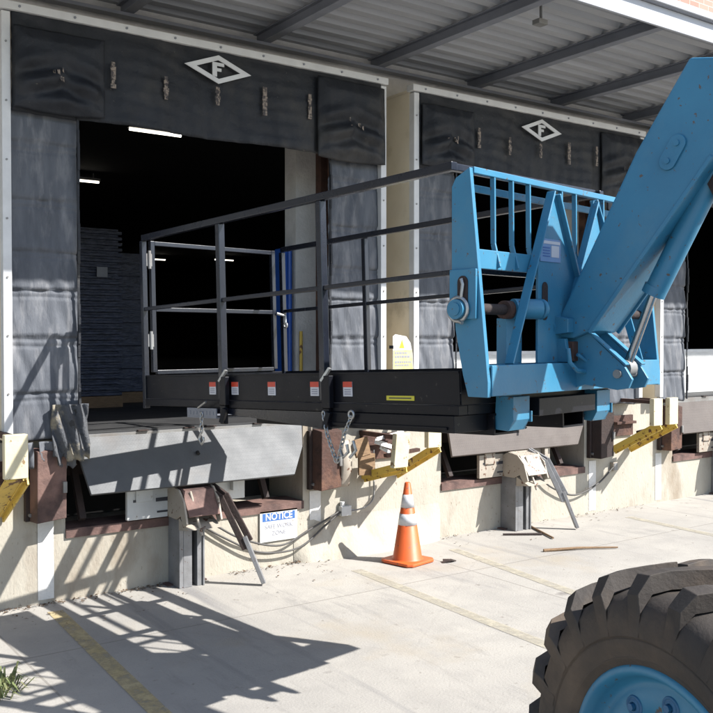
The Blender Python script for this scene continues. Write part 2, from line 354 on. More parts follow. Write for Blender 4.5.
# ------------------------------------------------------------------ dock shelters
def hsh(i): 
    r = math.sin(i * 12.9898) * 43758.5453; return r - math.floor(r)
def fold(x, z, s):
    return (math.sin(x * 23 + s) * .3 + math.sin(x * 41 + 3 * math.sin(z * 3 + s) + s * 2) * .35 + math.sin(z * 7 + x * 5 + s) * .35)
def shelter(x0, label):
    T = thing('dock_shelter', (x0, 7.0, 0), label, 'dock shelter', 'fabric dock shelters round the loading doors')
    W = 3.44
    # frame sides and top
    for a in (0., W - .045): MB().box(a, a + .045, -.10, .498, 1.262, 4.35).build('side_frame', 'cream', T, bevel=.003)
    MB().box(0, W, -.10, .498, 4.351, 4.375).build('top_frame', 'cream', T)
    for a in (0.0, W - .062): 
        o = MB().box(a, a + .062, -.175, -.101, 1.30, 4.335).build('edge_trim', 'trim', T, bevel=.003)
        for z in [1.6 + .42 * i for i in range(7)]: MB().tube([(a + .03, -.174, z), (a + .03, -.182, z)], .008, 8).build('bolt', 'steel', o)
    o = MB().box(-.03, W + .005, -.20, -.101, 4.345, 4.405).build('top_trim', 'trim', T, bevel=.003)
    for i in range(9): MB().tube([(.12 + i * .40, -.199, 4.375), (.12 + i * .40, -.207, 4.375)], .010, 8).build('bolt', 'beam', o)
    # head curtain
    def hc(u, v):
        x = .07 + (W - .14) * u; z = 3.64 + .725 * v
        return (x, -.165 + .018 * fold(x, z, x0) * (1 - .6 * v) + .005 * math.sin(x * 9 + z * 55 + 3 * math.sin(x * 4)) * math.sin(x * 3.1 + 1) + .006 * sum(math.exp(-((x - q_) / .012) ** 2) for q_ in (.81, 1.24, 2.13, 2.58)) + .02 * math.sin(u * math.pi * 5) * (1 - v), z - (.01 * math.sin(u * 3.1) + .006 * math.sin(u * 17)) * (1 - v))
    MB().grid(110, 26, hc).build('head_curtain', 'vinyl', T, thick=.008)
    for q, (a, b2, za, zb) in enumerate(((.075, .74, 3.66, 4.24), (2.66, 3.40, 3.60, 4.30))):
        def pad(u, v):
            x = a + (b2 - a) * u; z = za + (zb - za) * v
            e = min(u, 1 - u, v, 1 - v)
            puff = .05 * min(1, e * 7)
            sag = .035 * math.sin((z + .25 * abs(u - .5)) * 34 + q) * math.exp(-((v - .38) / .25) ** 2)
            pin = .05 * math.exp(-(((u - .55) / .12) ** 2 + ((v - .42) / .12) ** 2))
            return (x, -.205 - puff - sag * min(1, e * 9) + pin + .012 * fold(x, z, q * 3 + x0), z + .02 * math.sin(u * 3.14) * (v - 1))
        p = MB().grid(46, 40, pad).build('corner_pad', 'vinyl', T, thick=.006)
        cx = a + (b2 - a) * .52; cz = za + (zb - za) * .45
        for i in range(6):
            b = MB()
            aa = random.uniform(-.09, .09); zz = random.uniform(-.05, .04); w = random.uniform(.008, .02)
            b.add([(cx + aa, -.262, cz + zz), (cx + aa + w, -.262, cz + zz - .01), (cx + aa + w * .8, -.262, cz + zz + .03), (cx + aa - .004, -.262, cz + zz + .025)], [(0, 1, 2, 3)])
            b.build('tear', 'worn', p, thick=.004)
    # side curtains, overlapping pleats
    for q, (a, b2) in enumerate(((.064, .555), (2.83, W - .064))):
        zs = [3.66, 3.44, 3.02, 2.64, 2.36, 2.01, 1.60, 1.24]
        def leg(u, v):
            z = 1.24 + (3.66 - 1.24) * v; x = a + (b2 - a) * u
            ph = 0
            for i in range(len(zs) - 1):
                if zs[i + 1] <= z <= zs[i]: ph = (zs[i] - z) / (zs[i] - zs[i + 1]); break
            out = .016 * ph if ph < .95 else .016 * (1 - ph) / .05
            sm_ = math.exp(-((ph - .16) / .03) ** 2) * .010 + math.exp(-((ph - .04) / .03) ** 2) * .008; out -= sm_
            cr = .0045 * math.sin(x * 47 + 5 * math.sin(z * 4 + q + i) + i * 2.3) * (.5 + math.sin(x * 13 + i * 5) * .6) + .006 * fold(x, z * 2, i + q)
            wob = .012 * math.sin(i * 3 + u * 5) * (1 if v < .04 else .35)
            return (x + .006 * math.sin(z * 9 + q) * (u if q == 0 else 1 - u), -.112 - out - cr * 1.2, z + wob)
        L = MB().grid(46, 190, leg).build('side_curtain', 'vinyl_hi', T, thick=.008)
        e = b2 if q == 0 else a
        b = MB()
        for i in range(24):
            z = 1.26 + i * .1; b.box(e - .012, e + .006, -.165 - .01 * math.sin(i), -.15, z, z + .099)
        b.build('edge_binding', 'vinyl', L)
    # emblem
    cx, cz, hw, hh = 1.69, 4.185, .30, .115
    b = MB(); o_ = [(cx - hw, cz), (cx, cz + hh), (cx + hw, cz), (cx, cz - hh)]; s_ = .66; i_ = [(cx + (p[0] - cx) * s_, cz + (p[1] - cz) * s_) for p in o_]
    vs = [(p[0], y, p[1]) for y in (-.222, -.214) for p in o_ + i_]
    b.add(vs, [f for k in range(4) for f in ((k, (k + 1) % 4, 4 + (k + 1) % 4, 4 + k), (8 + k, 12 + k, 12 + (k + 1) % 4, 8 + (k + 1) % 4), (k, 8 + k, 8 + (k + 1) % 4, (k + 1) % 4), (4 + k, 4 + (k + 1) % 4, 12 + (k + 1) % 4, 12 + k))])
    E_ = b.build('emblem', 'trim', T)
    b = MB(); b.box(cx - .055, cx - .015, -.222, -.214, cz - .06, cz + .055); b.box(cx - .0145, cx + .05, -.222, -.214, cz + .028, cz + .055); b.box(cx - .0145, cx + .025, -.222, -.214, cz - .015, cz + .01)
    b.build('letter', 'trim', E_)
    # worn wear straps
    for xx, za, zb in ((.81, 3.90, 4.10), (1.24, 3.88, 4.06), (1.69, 3.90, 4.05), (2.13, 3.88, 4.12), (2.58, 3.91, 4.13)):
        b = MB(); n = 6
        for i in range(n):
            z = za + (zb - za) * i / n; w = .012 + .012 * hsh(i + xx * 7)
            b.box(xx - w, xx + w, -.207, -.200, z, z + (zb - za) / n * .93)
        b.build('worn_strap', 'worn', T)
    return T
shelter(1.77, 'charcoal fabric dock shelter round the left open door, behind the platform, diamond emblem fully visible')
shelter(1.77 + PITCH, 'charcoal fabric dock shelter behind the blue fork carriage, second from the left')
shelter(1.77 + 2 * PITCH, 'fabric dock shelter at the right picture edge, mostly hidden by the blue boom')
for o in [c for c in COL.objects if c.name == 'dock_shelter']:
    b = MB()
    def torn(u, v):
        x = .34 + .27 * u; z = 1.13 + .38 * v - .07 * hsh(int(u * 9)) * (1 - v) ** 3
        return (x, -.19 - .05 * math.sin(u * 3.14) - .025 * math.sin(u * 19 + v * 8) + .03 * v, z)
    b.grid(26, 30, torn); b.build('torn_padding', 'foam', o, thick=.012)
    for (u0, u1, z0_, z1_) in ((-.0, .16, 1.02, 1.24), (.2, .33, 1.06, 1.24), (.33, .47, 1.0, 1.26)):
        b = MB(); b.grid(8, 10, lambda u, v: (u0 + (u1 - u0) * u + .05, -.15 - .02 * math.sin(u * 7 + v * 3), z0_ + (z1_ - z0_) * v + .05 * hsh(int(u * 7) + z0_ * 9) * (1 - v)))
        b.build('torn_flap', 'vinyl_hi', o, thick=.006)

# ------------------------------------------------------------------ dock levelers
def leveler(k, label):
    x0 = 2.28 + PITCH * k
    T = thing('dock_leveler', (x0, 7.0, 0), label, 'dock leveler', 'steel dock levelers in the pits')
    b = MB(); b.box(.02, 2.08, .0, 1.9, 1.262, 1.277); b.build('platform_deck', 'dfloor', T)  # steel deck given the dark floor colour to stand for doorway shade
    # hanging lip
    b = MB()
    top = (1.262, -.015); bot = (.835, -.27) if k == 0 else (.83, -.13)
    P = [(.03, top), (2.10, top), (2.03, (1.05, -.14) if k == 0 else (1.046, -.0725)), (1.87, bot), (.09 if k == 0 else .02, bot)]
    n1 = Vector((0, -.427, .255)).normalized()
    front = [Vector((x, t[1], t[0])) for x, t in P]; back = [v - Vector((0, -.86, .51)).normalized() * .028 for v in front]
    b.add(front + back, [(0, 1, 2, 3, 4), (9, 8, 7, 6, 5)] + [(i, (i + 1) % 5, (i + 1) % 5 + 5, i + 5) for i in range(5)])
    lip = b.build('lip', 'tread' if k == 0 else 'tread2', T, bevel=.003)
    b = MB()
    for x in (.55, .95, 1.15, 1.6): b.box(x, x + .09, -.05, -.012, 1.2625, 1.272)
    b.build('hinge_slot', 'rustdk', lip)
    b = MB(); b.tube([(1.02, -.135, 1.075), (1.02, -.16, 1.06)], .014, 10); b.build('pin_hole', 'dark', lip)
    MB().box(.02, 2.08, -.03, .0, 1.20, 1.258).build('hinge_beam', 'steel', T)
    # curb angle
    b = MB(); b.box(-.02, 2.12, -.018, .30, .522, .545); b.box(-.02, 2.12, -.018, -.003, .475, .5215); b.build('curb_angle', 'rustpink', T)
    b = MB(); b.box(.45, 1.22, -.06, -.02, .56, .80); b.box(.52, .66, -.075, -.061, .70, .83); b.box(1.221, 1.5, -.055, -.02, .64, .82)
    for x in (1.15, 1.36): b.box(x, x + .05, -.11, -.061, .72, .86)
    fr = b.build('front_frame', 'white' if k == 0 else 'stand', T, bevel=.003)
    b = MB()
    for x, w in ((.50, .04), (.56, .03), (.61, .05), (.69, .10), (.81, .04), (.87, .05)): b.box(x, x + w, -.064, -.0605, .70 if x < .68 else .69, .72)
    b.box(.70, .93, -.064, -.0605, .60, .615)
    b.build('stencil_marks', 'inkd', fr)
    b = MB()
    for x in (.12, 1.75): b.bar((x, .02, .60), (x, .35, 1.2), .05, .05)
    b.box(.02, 2.06, .35, .4, .9, 1.15)
    b.build('lift_frame', 'rustdk', T)
    return T
leveler(0, 'grey steel dock leveler with hanging lip below the left open door')
leveler(1, 'steel dock leveler with grey lip under the blue fork carriage')
leveler(2, 'steel dock leveler with pinkish grey lip at the right picture edge')

# ------------------------------------------------------------------ rusty dock bumpers
def bumper(x, label, w=.28, z0=.64, z1=1.17, m='rustpink'):
    T = thing('dock_bumper', (x, 7.0, z0), label, 'dock bumper', 'rusty steel dock bumpers on the piers')
    h = z1 - z0
    MB().box(0, w, -.05, -.002, -.0, h).build('back_plate', 'rustdk', T, bevel=.004)
    b = MB(); b.add([(.05, -.17, .0), (w - .015, -.17, .02), (w - .01, -.17, h), (.055, -.17, h), (.03, -.051, -.0), (w, -.051, 0.02), (w, -.051, h + .02), (.03, -.051, h + .02)],
                    [(0, 1, 2, 3), (7, 6, 5, 4), (0, 4, 5, 1), (1, 5, 6, 2), (2, 6, 7, 3), (3, 7, 4, 0)])
    b.build('face_plate', m, T, bevel=.006)
    b = MB(); b.tube([(.03, -.05, .05), (.03, -.075, .05)], .014, 8); b.build('bolt', 'steel', T)
    b = MB(); b.box(w - .045, w - .015, -.195, -.171, h * .40, h * .56); b.build('lug', 'steel', T, bevel=.004)
bumper(1.95, 'rusty red dock bumper on the left pier under the torn shelter curtain')
bumper(4.44, 'rusty brown dock bumper between the left leveler and the hanging chains', m='rust')
bumper(1.95 + 2 * PITCH + .0, 'rusty dock bumper right of the second pier, below the telehandler carriage', m='rust')
bumper(4.44 + PITCH, 'rusty dock bumper right of the middle leveler behind the fork heels', m='rustdk')
# dark rubber bumper beside second leveler
# ------------------------------------------------------------------ yellow bracket bumpers
def bracket(xa, xb, za, zb, label, clutter=False, y1=-.64):
    T = thing('bumper_bracket', (xa, 7.0, 0), label, 'bumper bracket', 'yellow and cream bumper brackets on the piers')
    d = xb - xa
    for i, (x, z) in enumerate(((0, za), (d, zb))):
        b = MB(); b.bar((x, -.003, .68), (x, y1, z), .065, .014, (1, 0, 0)); b.bar((x - .032, -.003, .71), (x - .032, y1, z + .03), .008, .065)
        b.build('brace', 'yellow', T, bevel=.002)
        tilt = .03 if (i == 0 and clutter) else 0
        b = MB(); w = .155
        b.add([(x - w + a * 1. + tilt * c, y1 - .02 + .06 * e, z + .015 + c * .30) for c in (0, 1) for e in (0, 1) for a in (0, w)],
              [(0, 2, 3, 1), (4, 5, 7, 6), (0, 1, 5, 4), (2, 6, 7, 3), (0, 4, 6, 2), (1, 3, 7, 5)])
        b.build('bumper_face', 'creamw', T, bevel=.006)
        b = MB(); b.bar((x - .04, y1 + .04, z + .27), (x - .04, -.003, z + .27), .04, .04); b.build('arm', 'rust', T)
    if not clutter and xb < 3:
        b = MB(); b.add([(d - .15, y1 + .0, zb + .01), (d, y1 + .0, zb + .01), (d, -.02, .70), (d - .15, -.02, .70)], [(0, 1, 2, 3)]); b.build('sloped_plate', 'yellow', T, thick=.012)
    b = MB(); b.box(-.05, d + .02, -.03, -.002, .86, 1.10); b.box(-.05, d + .02, -.08, -.0305, 1.0, 1.03); b.build('wall_plate', 'rust', T, bevel=.003)
    b = MB(); b.bar((0, -.33, .93), (d, -.33, .96), .05, .03); b.build('cross_bar', 'rust', T)
    return T
bracket(1.28, 1.80, 1.04, 1.04, 'cream and yellow bumper bracket cut by the left picture edge')
bk = bracket(5.08, 5.47, .85, 1.0, 'bent yellow bumper bracket with cream faces above the traffic cone', True)
bracket(8.70, 8.98, 1.02, 1.02, 'yellow bumper bracket with two cream posts below the right shelter trim')
# loose debris on middle pier
b = MB()
for (x, y, z, w, h, a) in ((4.95, 6.86, 1.0, .18, .16, .3), (5.00, 6.85, .84, .20, .20, -.2)):
    c = Vector((x, y, z)); ex = Vector((math.cos(a), .1, math.sin(a) * .5)); ez = Vector((-math.sin(a) * .5, .15, 1))
    b.add([c - ex * w / 2 - ez * h / 2, c + ex * w / 2 - ez * h / 2, c + ex * w / 2 + ez * h / 2, c - ex * w / 2 + ez * h / 2], [(0, 1, 2, 3)])
b.build('broken_board', 'wood', thick=.02, label='broken brown boards wedged behind the bent yellow bumper bracket', cat='broken boards')
b = MB()
for (x, y, z, w, h, a) in ((5.10, 6.62, 1.12, .34, .035, .12), (5.05, 6.66, 1.04, .22, .05, -.35), (5.10, 6.70, .98, .14, .04, -.5)):
    c = Vector((x, y, z)); ex = Vector((math.cos(a), .1, math.sin(a))); ez = Vector((-math.sin(a), .25, math.cos(a)))
    b.add([c - ex * w / 2 - ez * h / 2, c + ex * w / 2 - ez * h * .3, c + ex * w / 2 + ez * h / 2, c - ex * w / 2 + ez * h * .4], [(0, 1, 2, 3)])
b.build('torn_plastic', 'white', thick=.006, label='white torn plastic scraps over the bent yellow bumper bracket', cat='plastic scraps')
b = MB(); b.grid(6, 14, lambda u, v: (4.70 + .10 * u, 6.86 - .05 * math.sin(v * 3) - .02 * math.sin(u * 3), .66 + .42 * v))
b.build('hanging_flap', 'stand', thick=.01, label='grey beige rubber flap hanging on the wall below the chains', cat='rubber flap')

# ------------------------------------------------------------------ vehicle restraints
def restraint(x, label, m='stand', armm='rustdk'):
    T = thing('vehicle_restraint', (x, 7.0, 0), label, 'vehicle restraint', 'vehicle restraints under the levelers')
    b = MB(); b.box(0, .035, -.22, -.003, .0, .72); b.box(.0355, .11, -.22, -.19, 0, .70); b.build('rail', 'rail', T, bevel=.003)
    b = MB(); b.box(.155, .20, -.22, -.003, .0, .70); b.box(.2005, .215, -.235, -.19, 0, .66); b.build('rail', 'rail', T, bevel=.003)
    MB().box(.115, .15, -.06, -.005, .0, .70).build('channel', 'rustdk', T)
    b = MB(); b.box(-.05, .30, -.10, -.003, 0, .012); b.build('base_plate', 'rustpink', T)
    # carriage head: curved hook plates
    hook = [(-.003, .76), (-.14, .82), (-.27, .80), (-.36, .72), (-.42, .55), (-.36, .52), (-.30, .60), (-.22, .56), (-.003, .56)]
    for xa, dd in ((-.03, 0), (.27, .006)):
        MB().prism([(y + dd, z + dd) for y, z in hook], 'x', xa, xa + .018).build('hook_plate', m, T, bevel=.004)
    b = MB(); b.add([(0.0, -.13, .815), (.27, -.13, .815), (.27, -.28, .785), (0, -.28, .785), (.0, -.40, .60), (.27, -.40, .60)], [(0, 1, 2, 3), (3, 2, 5, 4)])
    b.build('hood', 'rustpink' if armm == 'rustdk' else m, T, thick=.012)
    b = MB(); b.add([(-.011, -.24, .57), (.269, -.24, .57), (.269, -.42, .50), (-.011, -.42, .50), (-.011, -.24, .48), (.269, -.24, .48)], [(0, 1, 2, 3), (3, 2, 5, 4), (0, 3, 4), (1, 5, 2)])
    b.build('nose_plate', m, T, thick=.01)
    # drooping spring arms
    b = MB(); b.bar((.24, -.16, .82), (.30, -.34, .72), .03, .05); b.bar((.30, -.34, .73), (.47, -.45, .30), .03, .05); b.build('arm', armm, T, bevel=.004)
    b = MB(); b.bar((.29, -.14, .82), (.36, -.32, .73), .03, .05); b.bar((.36, -.32, .74), (.52, -.44, .36), .03, .05); b.build('arm', armm, T, bevel=.004)
    b = MB(); b.bar((.47, -.44, .40), (.60, -.52, .02), .06, .035); b.build('strut', 'rail', T, bevel=.004)
    b = MB(); b.tube([(.02, -.16, .60), (.06, -.30, .78), (.10, -.42, .45)], .012, 8); b.build('cable_guard', m, T)
    return T
restraint(3.10, 'beige and rust vehicle restraint on floor rails below the left leveler')
restraint(6.86, 'pale beige vehicle restraint beside the middle leveler, right of the traffic cone', armm='rail')
restraint(10.62, 'vehicle restraint at the far right picture edge', armm='rail')

# ------------------------------------------------------------------ sign, cables, boxes
sg = thing('notice_sign', (4.14, 6.99, .355), 'small white notice sign with blue header on the low dock wall', 'sign')
MB().box(-.19, .19, -.008, 0.006, -.135, .135).build('board', 'white', sg, bevel=.001)
MB().box(-.165, .165, -.0095, -.0085, .045, .115).build('header', 'inkb', sg)
text('NOTICE', .082, 'decal', sg, (0, -.0105, .080), bold=.002, sx=.92)
text('SAFE WORK', .052, 'ink', sg, (0, -.0095, -.005), sx=1.)
text('ZONE', .052, 'ink', sg, (0, -.0095, -.065), sx=1.)
def cable(name, pts, r, label, m='cable'):
    P = [Vector(p) for p in pts]; out = []
    for i in range(len(P) - 1):
        p0 = P[max(i - 1, 0)]; p1 = P[i]; p2 = P[i + 1]; p3 = P[min(i + 2, len(P) - 1)]
        for k in range(8):
            t = k / 8; out.append(.5 * ((2 * p1) + (-p0 + p2) * t + (2 * p0 - 5 * p1 + 4 * p2 - p3) * t * t + (-p0 + 3 * p1 - 3 * p2 + p3) * t ** 3))
    out.append(P[-1]); MB().tube(out, r, 8).build(name, m, label=label, cat='cable', group='cables sagging along the dock wall')
cable('wall_cable', [(3.30, 6.96, .56), (3.45, 6.95, .47), (3.75, 6.94, .29), (4.13, 6.94, .185), (4.44, 6.95, .285), (4.77, 6.96, .41)], .009, 'upper thin cable sagging from the left restraint past the notice sign')
cable('wall_cable', [(3.36, 6.96, .46), (3.60, 6.95, .31), (3.93, 6.94, .15), (4.32, 6.94, .14), (4.62, 6.95, .31), (4.80, 6.96, .41)], .009, 'lower thin cable sagging under the notice sign to the junction box')
cable('wall_cable', [(4.88, 6.96, .40), (5.05, 6.95, .42), (5.16, 6.96, .50), (5.17, 6.97, .70), (5.17, 6.97, .95)], .008, 'pale cable rising from the junction box towards the bent bracket', 'steel')
cable('wall_cable', [(7.40, 6.96, .50), (7.6, 6.95, .36), (7.95, 6.94, .25), (8.35, 6.95, .34), (8.62, 6.96, .50)], .010, 'thin cable sagging on the wall right of the middle restraint')
jb = thing('junction_box', (4.84, 7.0, .41), 'small white electrical junction box on the wall left of the cone', 'junction box')
MB().box(-.055, .055, -.06, -.002, -.045, .045).build('box', 'white', jb, bevel=.004)
b = MB(); b.tube([(-.03, -.03, .045), (-.03, -.03, .085)], .022, 10); b.tube([(.055, -.03, -.01), (.10, -.03, -.01)], .014, 10); b.build('conduit_hub', 'white', jb)
jb = thing('junction_box', (8.66, 7.0, .52), 'small grey junction box on the wall below the right bracket', 'junction box')
MB().box(-.04, .04, -.05, -.002, -.06, .04).build('box', 'stand', jb, bevel=.004)
MB().box(-.03, .03, -.056, -.0505, -.05, .03).build('cover', 'rail', jb)
# white painted guide stripes on the wall (flush sheets)
for i, (a, c_, z) in enumerate(((2.05, 2.17, .63), (4.47, 4.59, .62), (8.25, 8.37, .6), (9.46, 9.58, .6))):
    MB().add([(a, 6.996, .03), (c_, 6.996, .03), (c_, 6.996, z), (a, 6.996, z)], [(0, 1, 2, 3)]).build('guide_stripe', 'jamb', B, loc=(0, -7.6, 0))

# placard
pl = thing('warning_placard', (5.26, 6.79, 1.62), 'yellow and white rounded warning placard in the gap between the shelters', 'placard')
P = [(0, 0), (.25, 0), (.235, .24), (.21, .34), (.16, .40), (.03, .42), (.0, .40)]
MB().prism(P, 'y', 0, .004).build('board', 'white', pl)
MB().prism([(.004, .0), (.245, .0), (.228, .27), (.004, .27)], 'y', -.002, -.0005).build('yellow_field', 'pyellow', pl)
MB().prism([(.075, .29), (.135, .29), (.108, .37)], 'y', -.002, -.0005).build('warning_triangle', 'dyellow', pl)
b = MB()
for z, w in ((.235, .16), (.20, .18), (.15, .2), (.12, .19), (.07, .17), (.045, .15)):
    x = .02
    while x < w: ww = random.uniform(.012, .03); b.box(x, x + ww, -.0035, -.0022, z, z + .018); x += ww + .007
b.build('print_marks', 'ink', pl)
MB().bar((.01, .004, .3), (-.02, .03, .3), .02, .03).build('clip', 'black', pl)

# ------------------------------------------------------------------ interior things
def load(loc, w, d, h, label, ridges=30, rz=0):
    T = thing('pallet_load', loc, label, 'pallet load', 'wrapped pallet loads inside the dark warehouse', (0, 0, rz))
    b = MB()
    for y in (-d / 2, -.05, d / 2 - .1): b.box(-w / 2, w / 2, y, y + .1, 0, .10)
    b.box(-w / 2, w / 2, -d / 2, d / 2, .1005, .125); b.build('pallet', 'wood', T)
    b = MB()
    for i in range(ridges):
        z = .13 + (h - .13) * i / ridges; j = random.uniform(-.006, .006); hh = (h - .13) / ridges
        b.box(-w / 2 + j, w / 2 + j, -d / 2 + abs(j), d / 2, z, z + hh * .55); b.box(-w / 2 + .03, w / 2 - .03, -d / 2 + .035, d / 2, z + hh * .55, z + hh)
    b.build('stacked_trays', 'wrap', T, bevel=.005)
    return T
t = load((3.45, 10.4, 1.236), .80, 1.0, 1.98, 'dark blue wrapped stack of trays just inside the left door', 30)
MB().box(.10, .22, -.53, -.525, 1.44, 1.55).build('paper_label', 'beam', t)
load((4.02, 11.0, 1.236), .75, 1.0, 1.78, 'smoother dark wrapped load behind the tray stack inside the left door', 6)
for loc, lab in (((5.47, 12.73, 5.035), 'long lit tube light near the top of the left door opening'), ((6.05, 17.8, 5.10), 'lit tube light partly hidden by the left shelter curtain'),
                 ((14.5, 33.8, 5.10), 'tiny far lit tube light by the gate hinge'), ((16.8, 32.5, 5.10), 'tiny far lit tube light right of the second platform post')):
    T = thing('tube_light', loc, lab, 'tube light', 'ceiling tube lights inside the warehouse')
    MB().box(-.42, .42, -.05, .05, 0, .05).build('housing', 'steel', T)
    MB().tube([(-.40, 0, -.022), (.40, 0, -.022)], .02, 10).build('tube', 'tubeglow', T)
    b = MB(); b.box(-.3, -.28, -.01, .01, .051, .15); b.box(.28, .30, -.01, .01, .051, .15); b.build('hanger', 'steel', T)
T = thing('door_guard', (4.57, 7.60, 1.260), 'blue vertical guard panel inside the left door beside its jamb', 'guard panel')
MB().box(-.055, .05, -.07, .09, 0, 1.60).build('panel', 'bluepost', T, bevel=.01)
b = MB(); b.tube([(.01, -.085, 0), (.01, -.085, 1.58)], .022, 12); b.build('ridge', 'bluepost', T)
MB().tube([(4.665, 7.45, 1.26), (4.665, 7.45, 2.07)], .016, 12).build('yellow_pole', 'yellow', label='thin yellow pole between the blue guard panel and the door jamb', cat='pole')
for k, lab in ((1, 'low white panel across the middle door opening behind the fork carriage'), (2, 'low white panel across the door opening at the right edge')):
    T = thing('door_panel', (2.36 + PITCH * k, 7.42, 1.278), lab, 'door panel', 'low white panels in the door openings')
    MB().box(0, 2.2, 0, .05, 0, .58).build('panel', 'white', T, bevel=.004)
    MB().box(0, 2.2, -.008, -.001, .54, .575).build('top_rail', 'trim', T)

# ------------------------------------------------------------------ work platform
PF = thing('work_platform', (2.97, 3.30, 1.63), 'long black steel work platform with railings lifted in front of the left door', 'work platform', None, (-.0367, 0, R(7)))
LN, W = 2.985, 1.27
b = MB()
b.box(-.006, .0, 0, LN, .05, .215); b.box(-.012, .0005, 0, LN, .205, .2155); b.box(W - .0005, W + .006, 0, LN, .05, .215)
b.box(-.0055, W + .0055, LN, LN + .006, .05, .215); b.box(.0, W, -.006, -.0, .05, .215)
b.build('toe_board', 'black', PF, bevel=.0015)
b = MB(); b.box(-.018, .05, -.0, LN + .01, -.0, .048); b.box(W - .05, W + .018, 0, LN + .01, 0, .048); b.box(.051, W - .051, LN - .04, LN + .01, 0, .048); b.box(.051, W - .051, 0, .05, 0, .048)
for y in (.6, 1.2, 1.8, 2.4): b.box(.051, W - .051, y, y + .05, 0, .04)
b.build('base_frame', 'black', PF, bevel=.003)
for xa, xb in ((.40, .50), (.76, .80), (.93, .97)):
    MB().box(xa, xb, .051, LN - .041, -.0, .046).build('floor_runner', 'black', PF)

for x0 in (.22, .80):
    b = MB(); y0, y1 = -.02, 1.95; b.box(x0, x0 + .20, y0, y1, -.012, -.001); b.box(x0, x0 + .20, y0, y1, -.11, -.099)
    b.box(x0, x0 + .012, y0, y1, -.0985, -.0125); b.box(x0 + .188, x0 + .20, y0, y1, -.0985, -.0125); b.build('fork_pocket', 'black', PF)
b = MB(); b.box(-.03, .22 - .001, 0.02, .95, -.085, -.001); b.box(-.04, -.031, .06, .90, -.07, -.055); b.build('side_channel', 'black', PF, bevel=.003)
b = MB()
b.add([(x, y, z) for x in (-.02, .21) for y, z in ((.98, -.10), (2.10, -.025), (2.10, -.003), (.98, -.003))], [(0, 1, 2, 3), (7, 6, 5, 4), (0, 4, 5, 1), (1, 5, 6, 2), (2, 6, 7, 3), (3, 7, 4, 0)])
b.build('ramp_gusset', 'tube', PF)
b = MB(); b.box(-.06, .22, 2.0, 2.34, -.065, -.0565); b.box(-.06, -.051, 2.0, 2.34, -.056, -.002)
for i in range(8): b.box(-.0625, -.0605, 2.03 + i * .038, 2.05 + i * .038, -.045, -.02)
b.build('perforated_bracket', 'beam', PF)
# rails: near long side
t2 = .020
def rail(p, q, name='rail', w=.038): return MB().bar(p, q, w, w).build(name, 'tube', PF, bevel=.004)
rail((.0, .0, 1.20), (.0, LN - .02, 1.20), 'top_rail', .042); rail((.0, -.0, .69), (.0, LN - .02, .69), 'mid_rail', .026)
for y in (1.0, 2.0): 
    rail((.0, y, .06), (.0, y, 1.178), 'post', .045)
rail((0, LN - .01, -.02), (0, LN - .01, 1.18), 'post', .038)
rail((W, .0, 1.20), (W, LN, 1.20), 'top_rail', .038); rail((W, 0, .70), (W, LN, .70), 'mid_rail', .026)
for y in (.03, 1.0, 2.0, LN): rail((W, y, .05), (W, y, 1.178), 'post', .038)
rail((.03, .04, 1.205), (W - .03, .04, 1.205), 'end_rail', .036); rail((.0, .0, .70), (W, .0, .70), 'end_rail', .026)
# gate
gt = MB(); y = LN - .0; w = .034
for p, q in (((.075, y, .235), (.075, y, 1.185)), ((1.17, y, .235), (1.17, y, 1.185))): gt.bar(p, q, w, w)
for z in (1.168, .69, .235): gt.bar((.093, y, z), (1.152, y, z), w * .9, w * .9)
gate = gt.build('gate', 'tube', PF, bevel=.003)
for z in (1.0, .42):
    b = MB(); b.box(.015, .06, y - .03, y + .02, z, z + .09); b.tube([(.037, y - .035, z - .02), (.037, y - .035, z + .11)], .012, 8); b.build('hinge', 'steel', gate)
b = MB(); b.tube([(1.18, y - .03, .68), (1.25, y - .05, .66), (1.25, y - .05, .60)], .012, 8); b.torus((1.25, y - .05, .585), .02, .007, 'x'); b.build('latch', 'zinc', gate)
# labels, latches
def decal(y):
    o = MB().box(-.009, -.0065, y - .037, y + .037, .085, .165).build('warning_label', 'decal', PF)
    MB().box(-.0105, -.0092, y - .037, y + .037, .135, .165).build('label_header', 'red', o)
    b = MB()
    for i in range(3): b.box(-.0105, -.0092, y - .025, y + .025, .095 + i * .012, .1 + i * .012)
    b.build('label_print', 'ink', o)
for y in (2.11, 1.86, 1.48, 1.08, .80): decal(y)
o = MB().box(-.009, -.0065, .30, .50, .068, .092).build('yellow_label', 'dyellow', PF)
MB().box(-.0100, -.0092, .32, .48, .077, .083).build('label_print', 'inkd', o)
for y in (1.0, 2.0):
    b = MB(); b.box(-.055, -.022, y - .10, y - .03, .02, .20); b.box(-.045, -.022, y - .08, y - .02, -.10, .019); b.bar((-.05, y - .09, .0), (-.06, y - .06, -.09), .03, .03)
    lt = b.build('latch_bracket', 'black', PF, bevel=.004)
    b = MB(); b.bar((-.05, y - .03, .17), (-.035, y - .085, .24), .022, .014); b.build('latch_handle', 'zinc', lt)
def chain(pts, name='chain'):
    b = MB(); P = [Vector(p) for p in pts]; L = []
    for i in range(len(P) - 1):
        n = max(1, int(round((P[i + 1] - P[i]).length / .026)))
        for k in range(n): L.append((P[i].lerp(P[i + 1], (k + .5) / n), (P[i + 1] - P[i]).normalized()))
    for i, (c, d) in enumerate(L):
        z = d; x = Vector((1, 0, 0)) if i % 2 else Vector((0, 1, 0)); x = (x - z * x.dot(z)).normalized(); y = z.cross(x)
        rot = Matrix((x, y, z)).transposed()
        b.torus(c, .0115, .0042, 'y', 10, 6, rot=Matrix((x * 1, y * 1, z * 1.45)).transposed())
    return b.build(name, 'zinc', PF)
